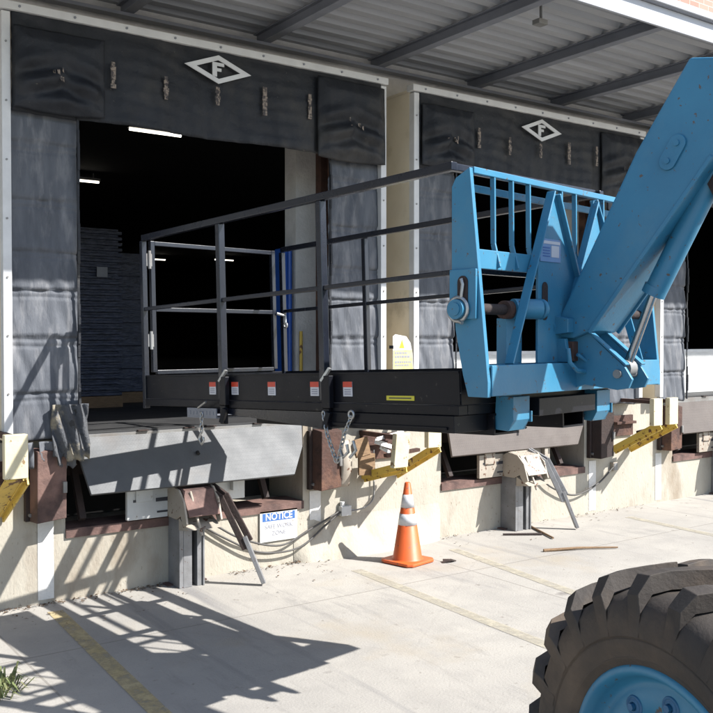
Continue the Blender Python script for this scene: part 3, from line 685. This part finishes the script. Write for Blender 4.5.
chain([(-.06, .95, .0), (-.065, .915, -.12), (-.06, .85, -.27)]); chain([(-.05, .73, -.02), (-.06, .78, -.12), (-.06, .84, -.27)])
b = MB(); b.torus((-.05, .73, -.01), .02, .007, 'x'); b.build('chain_hook', 'zinc', PF); b = MB(); b.tube([(-.06, .82, -.20), (-.07, .78, -.24), (-.06, .75, -.21), (-.06, .76, -.17)], .009, 8); b.build('chain_hook', 'zinc', PF); b = MB(); b.tube([(-.06, .74, -.24), (-.05, .70, -.20), (-.05, .72, -.15)], .009, 8); b.build('chain_hook', 'zinc', PF)
chain([(-.065, 2.16, -.03), (-.065, 2.165, -.16)])
b = MB(); b.tube([(-.065, 2.17, -.16), (-.07, 2.19, -.20), (-.07, 2.16, -.235), (-.07, 2.13, -.21), (-.07, 2.14, -.19)], .008, 8); b.tube([(-.065, 2.20, .0), (-.07, 2.10, .04)], .007, 8); b.build('chain_hook', 'zinc', PF)

# ------------------------------------------------------------------ telehandler
TH = thing('telehandler', (3.75, .2, 0), 'blue telehandler with knobbly tyre and long boom holding the work platform on its forks', 'telehandler', None, (0, 0, R(10)))
bpy.context.view_layer.update()
Minv = TH.matrix_world.inverted()
def place(o, loc, rz):
    o.matrix_parent_inverse = Matrix()
    mw = Matrix.Translation(loc) @ Matrix.Rotation(rz, 4, 'Z'); ml = Minv @ mw
    o.location = ml.to_translation(); o.rotation_euler = ml.to_euler(); return o
CL, CR = (2.89, 3.20, 0), R(10)
WC = 1.91
def cpart(mb, name, m, parent=None, bevel=.003, **k):
    if parent is None:
        o = mb.build(name, m, TH, bevel=bevel, **k); place(o, CL, CR); o.scale = (.882, 1, 1); return o
    return mb.build(name, m, parent, bevel=bevel, **k)
# side plates + beams = carriage
side = [(-.037, 2.79), (.045, 2.75), (.068, 2.71), (.067, 2.32), (.044, 2.04), (.0, 1.83), (-.03, 1.73), (-.143, 1.73), (-.143, 1.80)]
b = MB()
b.prism([(-.150, 1.735), (-.02, 1.735), (-.02, 1.746), (-.139, 1.746), (-.139, 1.866), (.02, 1.866), (.02, 1.877), (-.150, 1.877)], 'x', .0285, WC - .0285)
car = cpart(b, 'carriage', 'blue')
for xs_ in (0, WC - .028):
    b = MB(); b.prism(side, 'x', xs_, xs_ + .028); cpart(b, 'side_plate', 'blue', car)
b = MB()
b.box(.0285, WC - .0285, -.045, -.012, 2.765, 2.795); cpart(b, 'top_beam', 'blue', car)
b = MB(); b.box(.0285, WC - .0285, .042, .056, 2.70, 2.735); cpart(b, 'rear_beam', 'blue', car)
b = MB(); b.box(.0285, WC - .0285, -.060, -.048, 2.325, 2.415); cpart(b, 'mid_bar', 'blue', car)
for x in (.215, .385, .55, .885, 1.04, 1.365, 1.53, 1.70):
    b = MB(); b.bar((x, -.030, 2.765), (x, -.034, 2.45), .013, .026, (0, 1, 0)); b.bar((x, -.034, 2.45), (x, -.066, 2.335), .013, .026, (0, 1, 0)); cpart(b, 'upright_bar', 'blue', car, .002)
# A plates
def aplate(sgn):
    def q(x): return x if sgn > 0 else WC - x
    b = MB()
    P = [(.735, 2.745), (.90, 2.42), (1.06, 2.13), (.94, 2.05), (.94, 1.878), (.56, 1.878), (.56, 2.40), (.66, 2.57)]
    if sgn < 0: P = [(WC - x, z) for x, z in P][::-1]
    y0 = -.085 if sgn > 0 else -.080
    b.prism([(x, z) for x, z in P], 'y', y0, y0 + .015)
    o = cpart(b, 'mast_plate', 'blue', car)
    b = MB(); b.bar((q(.72), -.070, 2.745), (q(.235), -.115, 1.88), .012, .05, (0, 0, 1) if False else (0, 1, 0)); cpart(b, 'diagonal_strut', 'blue', car)
    b = MB(); b.bar((q(.74), -.098, 2.73), (q(1.05), -.098, 2.14), .014, .03, (0, 1, 0)); cpart(b, 'plate_flange', 'blue', car)
    # slot shown as a dark oval recess
    b = MB()
    n = 12; cx = q(.625); ov = [(cx + .028 * math.cos(t), 2.255 + .028 * math.sin(t)) for t in [math.pi * i / n for i in range(n + 1)]] + [(cx + .028 * math.cos(t), 2.12 + .028 * math.sin(t)) for t in [math.pi + math.pi * i / n for i in range(n + 1)]]
    b.prism(ov, 'y', y0 - .004, y0 - .001); cpart(b, 'slot', 'rustdk', car, 0)
aplate(1); aplate(-1)
# fork shaft
b = MB(); b.tube([(.03, -.015, 2.14), (WC - .03, -.015, 2.14)], .026, 20); cpart(b, 'fork_shaft', 'rustdk', car, 0)
for a, e in ((.24, .40), (1.50, 1.67)):
    b = MB(); b.tube([(a + .10, -.015, 2.14), (e + .0, -.015, 2.14), (e + .005, -.015, 2.14)], .045, 20); cpart(b, 'rusty_collar', 'rust', car, 0)
b = MB(); b.tube([(.405, -.03, 2.145), (.545, -.10, 2.145)], .05, 20); b.torus((.555, -.105, 2.145), .035, .016, 'x'); cpart(b, 'shaft_boss', 'blue', car, 0)
# left slot bracket
b = MB(); b.box(-.018, -.001, -.085, .068, 2.09, 2.32); br = cpart(b, 'shaft_bracket', 'blue', car)
b = MB(); n = 12; ov = [(-.012 + .030 * math.cos(t), 2.26 + .030 * math.sin(t)) for t in [math.pi * i / n for i in range(n + 1)]] + [(-.012 + .030 * math.cos(t), 2.14 + .030 * math.sin(t)) for t in [math.pi + math.pi * i / n for i in range(n + 1)]]
b.prism(ov, 'x', -.022, -.0185); b.build('slot', 'rustdk', br)
b = MB(); b.tube([(-.022, .01, 2.135), (-.055, .01, 2.135)], .046, 20); b.tube([(-.055, .01, 2.135), (-.062, .01, 2.135)], .030, 16); b.build('shaft_end', 'blue', br, bevel=.003)
b = MB(); b.torus((-.028, .01, 2.135), .055, .010, 'x', 20); b.tube([(-.03, -.01, 2.19), (-.032, -.02, 2.25), (-.03, -.01, 2.275)], .009, 8); b.tube([(-.03, .0, 2.08), (-.035, -.02, 2.072)], .010, 8); b.build('shackle', 'zinc', br)
# sticker
o = cpart(MB().box(.575, .785, -.089, -.0865, 2.385, 2.50), 'instruction_label', 'sblue', car, .001)
MB().box(.585, .775, -.0905, -.0895, 2.475, 2.49).build('label_header', 'decal', o); MB().box(.685, .765, -.0905, -.0895, 2.41, 2.468).build('label_print', 'decal', o)
b = MB()
for i in range(4): b.box(.60, .67, -.0905, -.0895, 2.41 + i * .014, 2.416 + i * .014)
b.build('label_print', 'inkb', o)
# forks
for x in (.46, 1.36):
    b = MB()
    b.box(x - .075, x + .075, -.005, .055, 1.58, 2.10)
    b.prism([(-.05, 1.715), (-.05, 1.60), (-.02, 1.545), (1.25, 1.60), (1.25, 1.605), (.06, 1.605), (.054, 1.715)], 'x', x - .08, x + .08)
    b.box(x + .081, x + .092, -.06, -.01, 1.585, 1.64)
    cpart(b, 'fork', 'blue', None, .006)
b = MB(); b.box(.62, 1.24, -.06, .0, 1.61, 1.70); cpart(b, 'under_beam', 'black', car)
# gooseneck and boom
GX0, GX1 = .80, 1.12
goose = [(-.756, 3.292), (-.491, 2.894), (-.128, 2.21), (-.045, 2.059), (-.061, 2.00), (-.153, 2.0), (-.253, 2.039), (-.506, 2.36), (-.873, 2.83), (-1.0, 2.92), (-2.2, 2.56), (-5.2, 1.70), (-5.2, 2.10), (-2.2, 2.96), (-1.4, 3.17)]
b = MB(); b.prism(goose, 'x', GX0, GX1)
boom = cpart(b, 'boom', 'blue', None, .012)
for xx in (GX0 - .006, GX1 - .0):
    b = MB(); b.bar((xx + .003, -.248, 2.029), (xx + .003, -.866, 2.826), .02, .016, (1, 0, 0)); b.build('flange', 'blue', boom, bevel=.003)
n = 16; ax = Vector((0, -.26, .43)).normalized(); cc = Vector((0, -.681, 2.867)); pe = Vector((0, -ax.z, ax.y)); ov = []
for s_, t0 in ((1, 0), (-1, math.pi)):
    for i in range(n + 1):
        t = t0 + math.pi * i / n; v = cc + ax * (.045 * s_) + pe * .042 * math.cos(t) + ax * .042 * math.sin(t); ov.append((v.y, v.z))
b = MB(); b.prism(ov, 'x', GX0 - .014, GX0 - .0005); bp = b.build('pin_plate', 'blue', boom, bevel=.003)
for s_ in (1, -1):
    v = cc + ax * .045 * s_; MB().tube([(GX0 - .013, v.y, v.z), (GX0 - .024, v.y, v.z)], .014, 12).build('bolt', 'blue', bp)
# underside slot
b = MB(); b.prism([(-.806, 2.716), (-.866, 2.811), (-.905, 2.83), (-.885, 2.714), (-.845, 2.637)], 'x', .90, 1.02); b.build('cylinder_slot', 'rustdk', boom)
# tilt cylinder
b = MB(); b.tube([(.96, -.526, 2.228), (.96, -.83, 2.80)], .056, 20); b.tube([(.96, -.515, 2.215), (.96, -.535, 2.255)], .06, 20); cy = cpart(b, 'tilt_cylinder', 'blue', None, 0)
b = MB(); b.tube([(.96, -.375, 1.85), (.96, -.515, 2.215)], .022, 16); b.build('rod', 'chrome', cy)
b = MB(); b.tube([(.92, -.375, 1.85), (1.0, -.375, 1.85)], .045, 16); b.build('rod_eye', 'steel', cy)
# lower link plates
link = [(-.03, 1.93), (-.10, 2.02), (-.21, 2.04), (-.30, 1.96), (-.42, 1.86), (-.46, 1.80), (-.44, 1.755), (-.38, 1.745), (-.20, 1.765), (-.12, 1.74), (-.03, 1.74)]
for xx in (.845, 1.03):
    b = MB(); b.prism(link, 'x', xx, xx + .022); b.bar((xx + .011, -.21, 2.047), (xx + .011, -.43, 1.87), .045, .010); cpart(b, 'link_plate', 'blue', car)
b = MB(); b.tube([(.83, -.385, 1.825), (1.07, -.385, 1.825)], .022, 14); cpart(b, 'link_pin', 'steel', car, 0)
# lug and coupler block
b = MB(); b.prism([(.01, 2.13), (-.16, 2.10), (-.16, 2.03), (.0, 2.01)], 'x', .735, .80); b.prism([(-.02, 2.0), (-.13, 2.0), (-.15, 1.88), (-.03, 1.88)], 'x', .76, .79); cpart(b, 'coupler_lug', 'blue', car)
b = MB(); b.tube([(.72, -.055, 2.055), (.80, -.055, 2.055)], .036, 18); b.tube([(.71, -.055, 2.055), (.722, -.055, 2.055)], .016, 12); cpart(b, 'pivot_pin', 'blue', car, .002)
b = MB(); b.box(.79, .87, -.16, -.09, 1.885, 1.985); cpart(b, 'hydraulic_block', 'rust', car, .004)
b = MB(); b.tube([(.72, -.17, 1.95), (.72, -.18, 1.88), (.76, -.20, 1.84), (.86, -.20, 1.83), (.93, -.22, 1.86), (.95, -.20, 1.92)], .012, 10); b.tube([(.80, -.18, 1.92), (.86, -.21, 1.88), (.90, -.20, 1.80)], .010, 10)
cpart(b, 'hydraulic_hose', 'blue', car, 0)

# wheels
def wheel():
    Wd, Ro = .40, .592
    T_ = MB()
    prof = [(.0, .372), (-.014, .392), (-.020, .398), (-.018, .402), (-.03, .43), (-.031, .455), (-.027, .459), (-.034, .463), (-.035, .50), (-.022, .548), (.01, .580), (.06, Ro), (.20, Ro + .006), (.34, Ro), (.39, .580), (.422, .548), (.435, .50), (.43, .44), (.412, .40), (.40, .372)]
    T_.lathe(prof, 'x', 72)
    NL = 22
    def P(a, r, t): return (a, r * math.cos(t), r * math.sin(t))
    for k in range(NL):
        for sd in (0, 1):
            t0 = 2 * math.pi * (k + .5 * sd) / NL
            # lug sweeps from shoulder (wide, low on the sidewall) to past the centre line
            st = [(-.036, .520, .00, .040), (-.032, .590, .01, .050), (.010, .645, .025, .054), (.07, .655, .055, .050), (.14, .657, .10, .046), (.225, .657, .155, .042)]
            vs = []
            for a, r, dt, w in st:
                aa = a if sd == 0 else .40 - a
                for (rr, ww) in ((r, w * .5), (r - .055, w * .62)):
                    for s in (-1, 1): vs.append(P(aa, rr, t0 + dt + s * ww / .64))
            fs = []
            for i in range(len(st) - 1):
                o = i * 4; q = o + 4
                fs += [(o, o + 1, q + 1, q), (o, q, q + 2, o + 2), (o + 1, o + 3, q + 3, q + 1)]
            fs += [(0, 2, 3, 1), (len(st) * 4 - 4, len(st) * 4 - 3, len(st) * 4 - 1, len(st) * 4 - 2)]
            T_.add(vs, fs)
    tyre = T_.build('tyre', 'rubber', None, bevel=.004)
    rm = MB(); rm.lathe([(.395, .34), (.395, .378), (.0, .378), (-.010, .368), (-.008, .350), (.02, .338), (.045, .328), (.055, .312), (.048, .300), (.048, .215), (.066, .205), (.066, .10), (.06, .095), (.05, .06), (.05, .0)], 'x', 64)
    for rr_ in (.205, .12): rm.torus((.062, 0, 0), rr_, .007, 'x', 64, 8)
    for i in range(10):
        t = 2 * math.pi * i / 10; rm.tube([(.078, .125 * math.cos(t), .125 * math.sin(t)), (.060, .125 * math.cos(t), .125 * math.sin(t))], .012, 8)
    rim = rm.build('rim', 'blue', None)
    hubs = []
    for i in range(10):
        t = 2 * math.pi * (i + .5) / 10; cy, cz = .258 * math.cos(t), .258 * math.sin(t)
        hb = MB(); hb.tube([(.050, cy, cz), (.028, cy, cz)], .012, 6); hb.lathe([(.0475, .034), (.043, .032), (.043, .027), (.0475, .025), (.040, .020), (.040, .013), (.0475, .011)], 'x', 20, (0, cy, cz))
        hubs.append(hb.build('wheel_nut', 'blue_dk', None))
    return tyre, rim, hubs
tyre, rim, hubs = wheel()
WH = bpy.data.objects.new('wheel', None); COL.objects.link(WH); WH.parent = TH; WH.empty_display_size = .1
for o in (tyre, rim, *hubs): o.parent = WH
place(WH, (2.268, 1.66, .655), R(-10))
for (dx, dy, rz) in ((4.95, 2.06, R(-10) + math.pi), (3.02, -1.75, R(12)), (5.40, -1.4, R(12) + math.pi)):
    w2 = WH.copy(); COL.objects.link(w2); w2.parent = TH; place(w2, (dx, dy, .655), rz)
    for o in (tyre, rim, *hubs): q = o.copy(); COL.objects.link(q); q.parent = w2
# chassis (local frame of TH, yaw 10)
b = MB(); b.box(-.50, 1.05, -2.9, 1.45, .55, 1.0); b.box(-.35, .9, -3.3, -2.901, .5, 1.5); ch = b.build('chassis', 'blue', TH, bevel=.02)
b = MB(); b.box(-1.0, 1.4, 1.18, 1.40, .58, .72); b.box(-1.0, 1.6, -2.0, -1.8, .58, .72); b.build('axle', 'blue_dk', TH, bevel=.01)
b = MB(); b.prism([(-1.0, 1.01), (.62, 1.01), (.62, 1.5), (.32, 2.42), (-.78, 2.42), (-1.0, 1.8)], 'x', -1.10, -.30); cab = b.build('cab', 'blue', TH, bevel=.03)
b = MB(); b.prism([(-.85, 1.25), (.50, 1.25), (.50, 1.52), (.24, 2.32), (-.72, 2.32), (-.85, 1.8)], 'x', -1.112, -1.101); b.build('side_window', 'glass', cab)
b = MB(); b.add([(-1.02, .626, 1.52), (-.38, .626, 1.52), (-.38, .345, 2.36), (-1.02, .345, 2.36)], [(0, 1, 2, 3)]); b.build('windscreen', 'glass', cab, thick=.01)
b = MB(); b.box(-.9, -.45, 1.15, 1.40, 1.30, 1.33); b.build('front_fender', 'blue_dk', TH)
b = MB(); b.box(.95, 1.5, -2.2, .7, .75, 1.45); b.build('engine_hood', 'blue', TH, bevel=.04)

# ------------------------------------------------------------------ cone
K = thing('traffic_cone', (5.14, 6.42, .004), 'orange traffic cone with two white reflective bands standing before the dock wall', 'traffic cone', None, (0, 0, R(12)))
b = MB(); s = .185; b.prism([(-s, -s + .04), (-s + .04, -s), (s - .04, -s), (s, -s + .04), (s, s - .04), (s - .04, s), (-s + .04, s), (-s, s - .04)], 'z', 0, .028); b.build('base', 'orange', K, bevel=.008)
def cr(z): return .133 - (.133 - .026) * (z - .028) / .68
b = MB(); b.lathe([(.0285, cr(.03) + .012), (.04, cr(.04)), (.705, cr(.705)), (.712, .02), (.712, .0)], 'z', 40); b.build('body', 'orange', K)
for a, e in ((.335, .435), (.49, .605)):
    MB().lathe([(a, cr(a) + .0005), (a, cr(a) + .0025), (e, cr(e) + .0025), (e, cr(e) + .0005)], 'z', 40).build('reflective_band', 'refl', K)

# ------------------------------------------------------------------ debris
def stick(pts, r, label, m='wood'):
    MB().tube(pts, r, 7).build('wood_stick', m, label=label, cat='stick', group='sticks lying on the yard')
stick([(6.42, 5.98, .012), (6.75, 5.84, .02), (7.09, 5.66, .014)], [.016, .012, .008], 'long thin brown stick lying on the concrete above the tyre')
stick([(7.16, 6.88, .012), (6.90, 6.30, .014)], [.012, .010], 'short stick leaning from the middle restraint base')
stick([(6.62, 6.72, .012), (6.95, 6.50, .012)], [.010, .014], 'dark flat stick in the shadow of the middle restraint', 'rustdk')
b = MB(); b.add([(5.36, 6.19, .006), (5.44, 6.16, .02), (5.50, 6.17, .008), (5.49, 6.23, .012), (5.40, 6.24, .022)], [(0, 1, 2, 3, 4)]); b.build('bark_chip', 'rustdk', thick=.008, label='small dark chip of debris just right of the cone', cat='debris')
wd = MB()
for i in range(90):
    a = random.uniform(0, 6.28); d = random.uniform(0, .13); l = random.uniform(.04, .16); h = random.uniform(.03, .10)
    p = Vector((1.36 + math.cos(a) * d * .9, 5.42 + math.sin(a) * d * 1.6, .0)); t = Vector((math.cos(a + .5), math.sin(a + .5), 0)); n = Vector((-t.y, t.x, 0)) * .007
    wd.add([p - n, p + n, p + t * l * .5 + n * .8 + Vector((0, 0, h)), p + t * l + Vector((0, 0, h * .5)), p + t * l * .5 - n * .8 + Vector((0, 0, h))], [(0, 1, 2, 4), (2, 3, 4)])
wd.build('weed', 'leaf', label='small green weed tuft growing from a joint at the lower left', cat='weed', fixn=False)
lt = MB()
for i in range(900):
    x = random.choice((random.uniform(1.2, 3.1), random.uniform(3.6, 4.6), random.uniform(5.3, 9.2))); y = 6.99 - abs(random.gauss(0, .05)) if random.random() < .8 else 6.9 - abs(random.gauss(0, .35))
    if x > 3.2 and random.random() < .55: continue
    a = random.uniform(0, 6.28); s = random.uniform(.006, .020); z = random.uniform(.002, .012)
    lt.add([(x + s * math.cos(a + k * 1.57) * (1 if k % 2 else .5), y + s * math.sin(a + k * 1.57) * (1 if k % 2 else .5), z + random.uniform(0, .008)) for k in range(4)], [(0, 1, 2, 3)])
lt.build('leaf_litter', 'litter', kind='stuff', label='dry leaf litter gathered along the foot of the dock wall', cat='litter', fixn=False)

# ------------------------------------------------------------------ light, sky, camera
EL, AZ = 43.5, 38.
wd_ = bpy.data.worlds.new('World'); S.world = wd_; wd_.use_nodes = True
nt = wd_.node_tree; sky = nt.nodes.new('ShaderNodeTexSky'); sky.sky_type = 'NISHITA'; sky.sun_disc = False
sky.sun_elevation = R(EL); sky.sun_rotation = R(180 - AZ); sky.altitude = 100; sky.air_density = 1.; sky.dust_density = 1.
bg = nt.nodes['Background']; nt.links.new(sky.outputs['Color'], bg.inputs['Color']); bg.inputs['Strength'].default_value = .115
sl = bpy.data.lights.new('sun', 'SUN'); sl.energy = 4.9; sl.angle = R(.5); sl.color = (1, .975, .94)
so = bpy.data.objects.new('sun', sl); COL.objects.link(so)
d = Vector((math.sin(R(AZ)) * math.cos(R(EL)), -math.cos(R(AZ)) * math.cos(R(EL)), math.sin(R(EL))))
so.rotation_euler = d.to_track_quat('Z', 'Y').to_euler(); so.location = (10, -10, 15)
cam = bpy.data.cameras.new('camera'); co = bpy.data.objects.new('camera', cam); COL.objects.link(co)
co.location = (0, 0, 2.0); co.rotation_euler = (R(90 - 1.12), 0, R(-35.5)); cam.sensor_width = 36; cam.lens = 36 * 921 / 713; cam.clip_end = 600; cam.clip_start = .05
S.camera = co
S.view_settings.view_transform = 'Standard'; S.view_settings.look = 'None'; S.view_settings.gamma = 1; S.view_settings.use_curve_mapping = False
S.view_settings.exposure = 1.2
S.cycles.max_bounces = 8
